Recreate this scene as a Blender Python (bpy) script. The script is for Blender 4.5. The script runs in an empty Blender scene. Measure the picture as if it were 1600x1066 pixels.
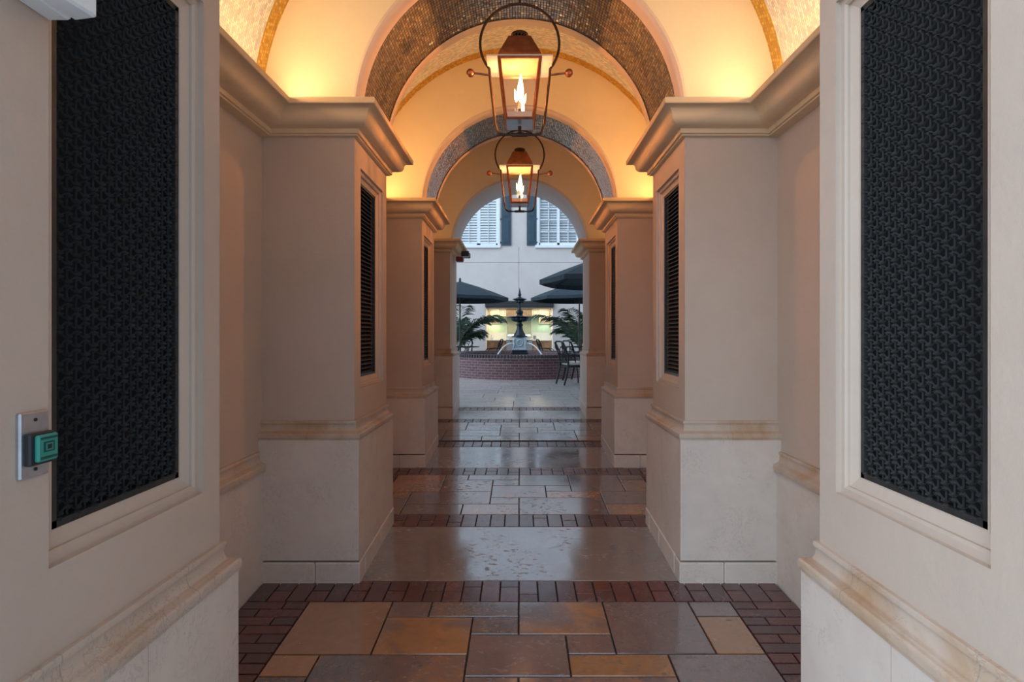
import bpy, bmesh, math, random
from mathutils import Vector, Matrix
random.seed(7)
PI = math.pi
S = bpy.context.scene
COL = S.collection
SLOPE = 0.0675                     # the passage floor ramps up towards the courtyard
def fz(y): return SLOPE*min(max(y, -6.0), 7.75)
CY = fz(7.75)                      # courtyard level
# ------------------------------------------------------------------ materials
class NT:
    def __init__(s, name):
        s.m = bpy.data.materials.new(name); s.m.use_nodes = True
        s.t = s.m.node_tree; s.n = s.t.nodes; s.b = s.n['Principled BSDF']; s.out = s.n['Material Output']
    def new(s, kind, **kw):
        n = s.n.new(kind)
        for k, v in kw.items():
            if k in n.inputs: s.set(n.inputs[k], v)
            else: setattr(n, k, v)
        return n
    def set(s, sock, v):
        if isinstance(v, bpy.types.NodeSocket): s.t.links.new(v, sock)
        elif isinstance(v, (tuple, list)) and sock.type == 'RGBA': sock.default_value = (v[0], v[1], v[2], 1)
        else: sock.default_value = v
    def math(s, op, a, b=0.0, c=0.0):
        n = s.n.new('ShaderNodeMath'); n.operation = op
        s.set(n.inputs[0], a); s.set(n.inputs[1], b); s.set(n.inputs[2], c); return n.outputs[0]
    def mix(s, f, a, b):
        n = s.n.new('ShaderNodeMix'); n.data_type = 'RGBA'
        s.set(n.inputs[0], f); s.set(n.inputs[6], a); s.set(n.inputs[7], b); return n.outputs[2]
    def ramp(s, f, a, b):
        n = s.n.new('ShaderNodeMapRange'); s.set(n.inputs[0], f)
        n.inputs[1].default_value = a; n.inputs[2].default_value = b; return n.outputs[0]
    def noise(s, vec, scale, detail=4, rough=.55, dist=0):
        n = s.new('ShaderNodeTexNoise'); s.set(n.inputs['Vector'], vec)
        n.inputs['Scale'].default_value = scale; n.inputs['Detail'].default_value = detail
        n.inputs['Roughness'].default_value = rough; n.inputs['Distortion'].default_value = dist
        return n.outputs['Fac']
    def bump(s, h, strength=.3, dist=.01, normal=None):
        n = s.new('ShaderNodeBump'); n.inputs['Strength'].default_value = strength; n.inputs['Distance'].default_value = dist
        s.set(n.inputs['Height'], h)
        if normal: s.set(n.inputs['Normal'], normal)
        s.set(s.b.inputs['Normal'], n.outputs[0])
    def pos(s): return s.new('ShaderNodeNewGeometry').outputs['Position']
    def base(s, c=None, rough=None, metal=None, spec=None):
        if c is not None: s.set(s.b.inputs['Base Color'], c)
        if rough is not None: s.set(s.b.inputs['Roughness'], rough)
        if metal is not None: s.set(s.b.inputs['Metallic'], metal)
        if spec is not None: s.set(s.b.inputs['Specular IOR Level'], spec)
        return s

def simple(name, c, rough=.5, metal=0, vary=.12, scale=9, bump=0, bscale=60, spec=.5):
    t = NT(name); p = t.pos(); f = t.noise(p, scale)
    d = tuple(max(0, x*(1-vary)) for x in c); l = tuple(min(1, x*(1+vary)) for x in c)
    t.base(t.mix(t.ramp(f, .3, .7), d, l), rough, metal, spec)
    if bump: t.bump(t.noise(p, bscale, 5), bump, .004)
    return t.m

def plaster(name, c, stain=None, amt=.35):
    t = NT(name); p = t.pos()
    big = t.ramp(t.noise(p, 1.6, 5, .6), .3, .75); fine = t.ramp(t.noise(p, 14, 6, .65), .3, .75)
    col = t.mix(big, tuple(x*.93 for x in c), tuple(min(1, x*1.05) for x in c))
    col = t.mix(t.math('MULTIPLY', fine, .18), col, tuple(x*.86 for x in c))
    if stain: col = t.mix(t.math('MULTIPLY', t.ramp(t.noise(p, 3.1, 6, .7, 1.2), .52, .72), amt), col, stain)
    t.base(col, .85, 0, .25)
    h = t.math('ADD', t.noise(p, 45, 5, .7), t.math('MULTIPLY', t.noise(p, 9, 3), 1.4))
    t.bump(h, .22, .006)
    return t.m

def limestone(name, c, vein, stain, amt, jy=None, jx=None):
    t = NT(name); p = t.pos()
    f = t.ramp(t.noise(p, 5, 7, .65, .7), .35, .7)
    col = t.mix(f, c, tuple(x*.9 for x in c))
    w = t.noise(p, 15, 8, .6, 2.0)
    v = t.math('SUBTRACT', 1, t.ramp(t.math('ABSOLUTE', t.math('SUBTRACT', w, .5)), 0, .03))
    msk = t.ramp(t.noise(p, 7, 3), .45, .62)
    col = t.mix(t.math('MULTIPLY', t.math('MULTIPLY', v, msk), .5), col, vein)
    col = t.mix(t.math('MULTIPLY', t.ramp(t.noise(p, 2.3, 5, .6, .8), .46, .7), amt), col, stain)
    hh = t.noise(p, 60, 5)
    if jy:
        sp = t.new('ShaderNodeSeparateXYZ', Vector=p); ln = None
        for sock, (ph, per) in ((sp.outputs[1], jy), (t.math('ABSOLUTE', sp.outputs[0]), jx)):
            d = t.math('PINGPONG', t.math('SUBTRACT', sock, ph), per/2)
            l = t.math('LESS_THAN', d, .0016); ln = l if ln is None else t.math('MAXIMUM', ln, l)
        col = t.mix(t.math('MULTIPLY', ln, .45), col, (.25, .2, .17)); hh = t.math('SUBTRACT', hh, t.math('MULTIPLY', ln, 6))
    t.base(col, .5, 0, .4); t.bump(hh, .08, .004)
    return t.m

def mosaic(name, w, h, off, cols, grout, rough, nrm, metal=0, spec=.5, gfrac=.1):
    t = NT(name); uv = t.new('ShaderNodeTexCoord').outputs['UV']
    sp = t.new('ShaderNodeSeparateXYZ', Vector=uv)
    vr = t.math('DIVIDE', sp.outputs[1], h); row = t.math('FLOOR', vr)
    ur = t.math('ADD', t.math('DIVIDE', sp.outputs[0], w), t.math('MULTIPLY', t.math('MODULO', row, 2.0), off))
    cb = t.new('ShaderNodeCombineXYZ', X=t.math('FLOOR', ur), Y=row)
    wn = t.new('ShaderNodeTexWhiteNoise', noise_dimensions='3D', Vector=cb.outputs[0])
    cr = t.new('ShaderNodeValToRGB'); cr.color_ramp.interpolation = 'CONSTANT'
    el = cr.color_ramp.elements
    for i, c in enumerate(cols):
        e = el[i] if i < 2 else el.new(i/len(cols))
        e.position = i/len(cols); e.color = (*c, 1)
    t.set(cr.inputs[0], wn.outputs['Value'])
    fu = t.math('PINGPONG', ur, .5); fv = t.math('PINGPONG', vr, .5)
    g = t.math('MINIMUM', t.math('GREATER_THAN', fu, gfrac*.5*h/w*1.2), t.math('GREATER_THAN', fv, gfrac*.6))
    t.base(t.mix(g, grout, cr.outputs[0]), t.mix(g, (.8, .8, .8), (rough,)*3), metal, spec)
    rv = t.new('ShaderNodeVectorMath', operation='SUBTRACT'); t.set(rv.inputs[0], wn.outputs['Color']); rv.inputs[1].default_value = (.5, .5, .5)
    sc = t.new('ShaderNodeVectorMath', operation='SCALE'); t.set(sc.inputs[0], rv.outputs[0]); sc.inputs[3].default_value = nrm
    ad = t.new('ShaderNodeVectorMath', operation='ADD'); t.set(ad.inputs[0], sc.outputs[0]); t.set(ad.inputs[1], t.new('ShaderNodeNewGeometry').outputs['Normal'])
    nm = t.new('ShaderNodeVectorMath', operation='NORMALIZE'); t.set(nm.inputs[0], ad.outputs[0])
    t.bump(g, .35, .002, nm.outputs[0])
    return t.m

def brickwall(name, w, h, c1, c2, grout):
    t = NT(name); uv = t.new('ShaderNodeTexCoord').outputs['UV']
    b = t.new('ShaderNodeTexBrick'); t.set(b.inputs['Vector'], uv)
    t.set(b.inputs['Color1'], c1); t.set(b.inputs['Color2'], c2); t.set(b.inputs['Mortar'], grout)
    b.inputs['Scale'].default_value = 1; b.inputs['Brick Width'].default_value = w; b.inputs['Row Height'].default_value = h
    b.inputs['Mortar Size'].default_value = .006; b.inputs['Bias'].default_value = 0
    f = t.ramp(t.noise(t.pos(), 8, 4), .3, .7)
    t.base(t.mix(t.math('MULTIPLY', f, .3), b.outputs['Color'], (.05, .035, .04)), .7)
    t.bump(b.outputs['Fac'], -.5, .006)
    return t.m

def floorstone(name, cool, warm, gloss, pits=True, coat=1):
    # attribute Col: R = how warm the slab is, G = lightness, B = its own seed
    t = NT(name); at = t.new('ShaderNodeVertexColor', layer_name='Col')
    sp = t.new('ShaderNodeSeparateColor', Color=at.outputs['Color'])
    g = t.pos(); off = t.new('ShaderNodeVectorMath', operation='ADD'); t.set(off.inputs[0], g)
    cb = t.new('ShaderNodeCombineXYZ', X=t.math('MULTIPLY', sp.outputs[2], 37), Y=t.math('MULTIPLY', sp.outputs[2], 11), Z=t.math('MULTIPLY', sp.outputs[2], 5))
    t.set(off.inputs[1], cb.outputs[0]); p = off.outputs[0]
    n1 = t.noise(p, 2.6, 5, .6, 1.2)
    fac = t.ramp(t.math('ADD', n1, t.math('SUBTRACT', sp.outputs[0], .5)), .42, .62)
    col = t.mix(fac, cool, warm)
    n2 = t.ramp(t.noise(p, 11, 7, .7, 1.6), .3, .72)
    col = t.mix(t.math('MULTIPLY', n2, .5), col, t.mix(fac, tuple(x*.55 for x in cool), tuple(x*.6 for x in warm)))
    va = t.noise(p, 6, 6, .6, 2.5)
    v = t.math('SUBTRACT', 1, t.ramp(t.math('ABSOLUTE', t.math('SUBTRACT', va, .5)), 0, .012))
    vm = t.math('MULTIPLY', v, t.ramp(t.noise(p, 3.3, 2), .52, .68))
    col = t.mix(t.math('MULTIPLY', vm, .35), col, (.5, .46, .46))
    mp = t.new('ShaderNodeMapping', Vector=p); mp.inputs['Scale'].default_value = (13, 26, 13)
    pit = t.math('MULTIPLY', t.ramp(t.noise(mp.outputs[0], 1.6, 4, .6), .57, .63), t.ramp(t.noise(p, 2.2, 3), .46, .6))
    if pits: col = t.mix(t.math('MULTIPLY', pit, .7), col, (.035, .022, .022))
    col = t.mix(1.0, col, col)
    mul = t.new('ShaderNodeVectorMath', operation='SCALE'); t.set(mul.inputs[0], col); t.set(mul.inputs[3], t.math('ADD', .55, t.math('MULTIPLY', sp.outputs[1], .9)))
    rn = t.ramp(t.noise(p, 4, 6, .7), .3, .75)
    ro = t.math('ADD', gloss, t.math('MULTIPLY', rn, .2))
    if pits: ro = t.math('ADD', ro, t.math('MULTIPLY', pit, .55))
    t.base(mul.outputs[0], ro, 0, .75); t.b.inputs['Coat Weight'].default_value = coat; t.b.inputs['Coat IOR'].default_value = 2.3; t.set(t.b.inputs['Coat Roughness'], t.math('MULTIPLY', ro, .6))
    hh = t.math('ADD', t.math('MULTIPLY', t.noise(p, 10, 4), .7), t.noise(p, 3.5, 2))
    if pits: hh = t.math('SUBTRACT', hh, t.math('MULTIPLY', pit, .7))
    t.bump(hh, .10, .010)
    return t.m

def emit(name, c, s):
    t = NT(name); e = t.new('ShaderNodeEmission', Color=c, Strength=s); t.t.links.new(e.outputs[0], t.out.inputs[0]); return t.m

def thinglass(name, tint, refl):
    t = NT(name); a = t.new('ShaderNodeBsdfTransparent', Color=tint); g = t.new('ShaderNodeBsdfGlossy', Roughness=.03)
    lw = t.new('ShaderNodeLayerWeight', Blend=.35)
    mx = t.new('ShaderNodeMixShader'); t.set(mx.inputs[0], t.math('ADD', refl, t.math('MULTIPLY', lw.outputs['Facing'], .2)))
    t.t.links.new(a.outputs[0], mx.inputs[1]); t.t.links.new(g.outputs[0], mx.inputs[2]); t.t.links.new(mx.outputs[0], t.out.inputs[0])
    return t.m

M = {}
M['plaster'] = plaster('plaster_pinkish', (.56, .44, .355), (.50, .36, .27), .25)
M['vault'] = plaster('plaster_ochre', (.84, .72, .52))
M['arch'] = plaster('plaster_peach', (.70, .56, .47))
M['pale'] = plaster('plaster_daylit_grey', (.62, .62, .63))  # last arch: whiteness of the courtyard daylight is put into the colour
M['stone'] = limestone('limestone', (.69, .59, .51), (.42, .33, .27), (.60, .46, .36), .35, (1.26, 2.03), (4.0, 9.))
M['mold'] = limestone('limestone_stained', (.57, .45, .36), (.28, .18, .12), (.42, .24, .115), .85, (1.05, .4), (1.21, .52))
M['cornice'] = plaster('cornice_plaster', (.70, .52, .34), (.52, .34, .18), .4)
M['mosaic_pale'] = mosaic('mosaic_pale', .03, .015, .5, [(.80, .78, .74), (.66, .67, .66), (.74, .62, .56), (.60, .65, .60), (.85, .80, .70), (.55, .55, .58)], (.40, .36, .32), .3, .2)
M['mosaic_gold'] = mosaic('mosaic_gold', .02, .02, .5, [(.62, .36, .05), (.55, .30, .04), (.70, .44, .08), (.48, .26, .04)], (.4, .26, .08), .3, .2, .3)
M['mosaic_dark'] = mosaic('mosaic_bronze', .019, .024, 0.0, [(.50, .43, .33), (.42, .36, .30), (.60, .49, .35), (.48, .44, .41), (.66, .54, .37), (.35, .31, .28)], (.05, .042, .038), .2, .19, .65, .9, .14)
M['copper'] = simple('aged_copper', (.34, .13, .075), .38, .85, .3, 18)
M['bronze'] = simple('dark_bronze', (.055, .03, .022), .42, .6, .3, 20)
M['liner'] = simple('added_liner', (.26, .2, .16), .6)
M['copperin'] = simple('bright_copper', (.75, .36, .2), .3, .9, .15)
M['zinc'] = simple('pale_zinc', (.55, .62, .70), .35, .5, .1)
M['glass'] = thinglass('lantern_glass', (.99, .97, .93), .05)
M['flame'] = emit('flame', (1, .66, .30), 9)
M['black'] = simple('black_iron', (.040, .039, .038), .34, .2, .25, 30)
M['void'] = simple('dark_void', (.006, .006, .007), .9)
M['slat'] = simple('dark_slat', (.05, .04, .038), .4, .2, .2)
M['wrought'] = simple('wrought_black', (.014, .014, .016), .45, .3, .25, 30)
M['steel'] = simple('brushed_steel', (.52, .52, .55), .32, .8, .1, 40)
M['green'] = simple('green_plastic', (.035, .27, .21), .35, 0, .1)
M['greend'] = simple('dark_green_plastic', (.012, .07, .06), .4)
M['rubber'] = simple('black_plastic', (.02, .022, .028), .4)
M['whitebox'] = simple('white_enamel', (.74, .74, .74), .4, 0, .05)
M['red'] = simple('red_plastic', (.16, .012, .018), .35)
M['slate'] = floorstone('floor_flagstone', (.175, .125, .125), (.40, .185, .08), .12)
M['slab'] = floorstone('floor_slab', (.235, .205, .20), (.26, .21, .195), .10)
M['paver'] = floorstone('floor_brick', (.085, .034, .038), (.125, .034, .032), .16, False, .35)
M['court'] = floorstone('court_paving', (.74, .70, .67), (.78, .72, .67), .26)
M['grout'] = simple('dark_grout', (.035, .026, .026), .7)
M['facade'] = plaster('facade_white', (.63, .565, .535))
M['white'] = simple('white_paint', (.80, .82, .84), .45, 0, .04)
M['louver'] = simple('louver_white', (.74, .78, .80), .5, 0, .04)
M['shutter'] = simple('shutter_teal', (.028, .058, .085), .5, 0, .1)
M['pane'] = thinglass('window_glass', (.93, .95, .96), .10)
M['canvas'] = simple('umbrella_canvas', (.022, .038, .052), .85, 0, .15)
M['brick'] = brickwall('basin_brick', .2, .066, (.13, .058, .066), (.20, .085, .095), (.30, .27, .27))
M['coping'] = simple('coping_brick', (.075, .05, .058), .6, 0, .35, 14)
M['mortar'] = simple('mortar', (.42, .37, .36), .8)
M['fount'] = simple('verdigris_iron', (.022, .034, .042), .33, .5, .3, 12)
M['fstone'] = limestone('carved_stone', (.48, .55, .60), (.2, .25, .28), (.30, .37, .40), .6)
M['water'] = simple('basin_water', (.10, .14, .16), .06, 0, .1)
M['jet'] = simple('water_stream', (.88, .92, .95), .15, 0, .02)
M['frond'] = simple('palm_green', (.045, .095, .06), .45, 0, .4, 5)
M['frond2'] = simple('palm_green_bright', (.06, .17, .05), .45, 0, .3, 5)
M['stalk'] = simple('palm_stem', (.10, .12, .06), .6)
M['pot'] = simple('planter_clay', (.2, .17, .16), .7)
M['cream'] = simple('cream_cabinet', (.68, .60, .46), .45, 0, .06)
M['wood'] = simple('oak_cabinet', (.30, .17, .09), .45, 0, .25, 7)
M['hoodwood'] = simple('hood_wood', (.20, .13, .085), .5, 0, .3, 7)
M['splash'] = simple('green_backsplash', (.50, .66, .50), .4, 0, .06)
M['counter'] = limestone('counter_marble', (.76, .76, .75), (.4, .4, .42), (.7, .7, .7), .3)
M['mural'] = limestone('mural_tile', (.42, .46, .34), (.55, .45, .15), (.25, .33, .26), .7)
M['beam'] = simple('dark_awning', (.028, .026, .028), .6)
M['cushion'] = simple('seat_cushion', (.55, .53, .48), .9, 0, .08)
M['street'] = simple('street_paving', (.42, .41, .40), .8, 0, .15, 3)

# ------------------------------------------------------------------ geometry helpers
class MB:
    def __init__(s): s.v = []; s.f = []; s.uv = {}; s.mi = {}; s.c = {}
    def quad(s, pts, uv=None, mi=0, col=None):
        b = len(s.v); s.v += [tuple(p) for p in pts]; i = len(s.f)
        s.f.append(tuple(range(b, b+len(pts))))
        if uv: s.uv[i] = uv
        if mi: s.mi[i] = mi
        if col: s.c[i] = col
    def grid(s, rows, mi=0, closed=False, uvs=None):
        b = len(s.v); n = len(rows[0])
        for r in rows: s.v += [tuple(p) for p in r]
        for i in range(len(rows)-1):
            for j in range(n if closed else n-1):
                k = (j+1) % n
                fi = len(s.f); s.f.append((b+i*n+j, b+i*n+k, b+(i+1)*n+k, b+(i+1)*n+j))
                if mi: s.mi[fi] = mi
                if uvs: s.uv[fi] = [uvs[i][j], uvs[i][k], uvs[i+1][k], uvs[i+1][j]]
    def ngon(s, pts, mi=0): s.quad(pts, mi=mi)
    def box(s, x0, x1, y0, y1, z0, z1, mi=0, mat=None, bev=0, col=None, tz=None):
        if x0 > x1: x0, x1 = x1, x0
        if y0 > y1: y0, y1 = y1, y0
        if z0 > z1: z0, z1 = z1, z0
        def P(x, y, z):
            if tz: z += tz(y)
            p = Vector((x, y, z)); return mat @ p if mat else p
        b = min(bev, (x1-x0)*.4, (y1-y0)*.4, (z1-z0)*.4) if bev else 0
        if not b:
            c = [P(x, y, z) for z in (z0, z1) for y in (y0, y1) for x in (x0, x1)]
            B = len(s.v); s.v += [tuple(q) for q in c]
            for f in ((0, 2, 3, 1), (4, 5, 7, 6), (0, 1, 5, 4), (2, 6, 7, 3), (0, 4, 6, 2), (1, 3, 7, 5)):
                fi = len(s.f); s.f.append(tuple(B+i for i in f))
                if mi: s.mi[fi] = mi
                if col: s.c[fi] = col
            return
        loops = []
        for z, i in ((z0, b), (z0+b, 0), (z1-b, 0), (z1, b)):
            X0, X1, Y0, Y1 = x0+i, x1-i, y0+i, y1-i; e = 0 if i else b
            if i: L = [(X0, Y0), (X0, Y0), (X1, Y0), (X1, Y0), (X1, Y1), (X1, Y1), (X0, Y1), (X0, Y1)]
            else: L = [(X0, Y0+e), (X0+e, Y0), (X1-e, Y0), (X1, Y0+e), (X1, Y1-e), (X1-e, Y1), (X0+e, Y1), (X0, Y1-e)]
            loops.append([P(x, y, z) for x, y in L])
        f0 = len(s.f)
        s.grid(loops, mi, True)
        s.quad([loops[0][i] for i in (1, 7, 5, 3)], mi=mi); s.quad([loops[3][i] for i in (1, 3, 5, 7)], mi=mi)
        if col:
            for fi in range(f0, len(s.f)): s.c[fi] = col
    def tube(s, path, r, n=8, mi=0, caps=True, closed=False):
        P = [Vector(p) for p in path]; m = len(P); rows = []
        rr = r if isinstance(r, (list, tuple)) else [r]*m
        up = None
        for i in range(m):
            a = P[i-1] if (i or closed) else P[i]; c = P[(i+1) % m] if (i < m-1 or closed) else P[i]
            d = (c-a).normalized()
            if up is None: up = Vector((0, 0, 1)) if abs(d.z) < .9 else Vector((1, 0, 0))
            u = d.cross(up).normalized(); w = u.cross(d).normalized(); up = w
            rows.append([P[i]+(u*math.cos(2*PI*k/n)+w*math.sin(2*PI*k/n))*rr[i] for k in range(n)])
        if closed: rows.append(rows[0])
        s.grid(rows, mi, True)
        if caps and not closed: s.ngon(rows[0][::-1], mi); s.ngon(rows[-1], mi)
    def lathe(s, prof, cx, cy, n=32, mi=0, capb=True, capt=True):
        rows = [[(cx+r*math.cos(2*PI*k/n), cy+r*math.sin(2*PI*k/n), z) for k in range(n)] for r, z in prof]
        s.grid(rows, mi, True)
        if capb: s.ngon(rows[0][::-1], mi)
        if capt: s.ngon(rows[-1], mi)
    def build(s, name, mats, parent=None, smooth=False, fix=True, loc=None):
        me = bpy.data.meshes.new(name); me.from_pydata(s.v, [], s.f)
        for m in (mats if isinstance(mats, (list, tuple)) else [mats]): me.materials.append(m)
        for i, m in s.mi.items(): me.polygons[i].material_index = m
        if s.uv:
            L = me.uv_layers.new(name='UVMap')
            for i, u in s.uv.items():
                for k, li in enumerate(me.polygons[i].loop_indices): L.data[li].uv = u[k]
        if s.c:
            A = me.color_attributes.new('Col', 'FLOAT_COLOR', 'CORNER')
            for i, c in s.c.items():
                for li in me.polygons[i].loop_indices: A.data[li].color = (*c, 1)
        if fix:
            bm = bmesh.new(); bm.from_mesh(me); bmesh.ops.remove_doubles(bm, verts=bm.verts, dist=1e-5)
            bmesh.ops.recalc_face_normals(bm, faces=bm.faces); bm.to_mesh(me); bm.free()
        if smooth:
            for p in me.polygons: p.use_smooth = True
            try: me.set_sharp_from_angle(angle=math.radians(38))
            except Exception: pass
        o = bpy.data.objects.new(name, me); COL.objects.link(o)
        if parent: o.parent = parent
        if loc: o.location = loc
        return o
def tag(o, label, cat, group=None, kind=None):
    o['label'] = label; o['category'] = cat
    if group: o['group'] = group
    if kind: o['kind'] = kind
    return o
def empty(name, loc, rz=0):
    o = bpy.data.objects.new(name, None); COL.objects.link(o); o.location = loc; o.rotation_euler = (0, 0, rz); o.empty_display_size = .1
    return o
def kids(o): return [c for c in COL.objects if c.parent == o]
def copy_tree(o, parent=None):
    c = o.copy(); COL.objects.link(c); c.parent = parent
    for k in kids(o):
        copy_tree(k, c)
    return c
def frame(t):                       # lathe-like helper: list of interpolated values
    return t

# ------------------------------------------------------------------ the passage
PF = [.88, 2.91, 4.94, 6.97]; PD = .784
HP, HS = .914, .952                 # half widths at plinth and at shaft
WP, WS = 1.46, 1.486                # side wall wainscot and upper wall
XO = 1.62
DT = [.946, 1.112, 1.10, 1.425]     # tops of the dado mouldings
CB, CT = 2.745, 2.905               # cornice bottom and top
ZC, RA = 2.88, .93                  # arch centre height and radius

def usweep(mb, sg, hw, yf, yb, xo, prof, mi=0, cap=True):
    rows = [[(sg*xo, yf-d, z), (sg*(hw-d), yf-d, z), (sg*(hw-d), yb+d, z), (sg*xo, yb+d, z)] for d, z in prof]
    mb.grid(rows, mi)
def ease(p0, p1, n, k):             # quarter-round between two profile points
    out = []
    for i in range(1, n+1):
        t = i/n*PI/2
        a, b = (math.sin(t), 1-math.cos(t)) if k else (1-math.cos(t), math.sin(t))
        out.append((p0[0]+(p1[0]-p0[0])*a, p0[1]+(p1[1]-p0[1])*b))
    return out
def cornice_prof(p, b):
    # narrow fascia, cyma and top fillet; d grows away from the wall
    z0 = CB; pr = [(0, z0), (b-.012, z0+.002), (b-.012, z0+.01), (b, z0+.012), (b, z0+.038), (b+.006, z0+.04)]
    m = (b+(p-b)*.55, z0+.085)
    pr += ease(pr[-1], m, 6, True)
    pr += ease(m, (p-.012, CT-.034), 6, False)
    pr += [(p-.004, CT-.034), (p, CT-.030), (p, CT-.003), (p-.003, CT), (0, CT)]
    return pr
def dado_prof(top, h=.105, hwd=0.038):
    # measured out from the shaft face, downwards
    b = top-h
    pr = [(0, top), (.012, top), (.014, top-.004), (.014, top-.016), (.008, top-.019)]
    pr += ease((.008, top-.019), (.022, top-.060), 6, False)
    pr += [(.030, top-.062), (.034, top-.066)]
    pr += ease((.034, top-.066), (.046, top-.078), 4, True)
    pr += [(.046, b+.012), (.042, b+.010), (.042, b), (0, b)]
    return pr

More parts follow.
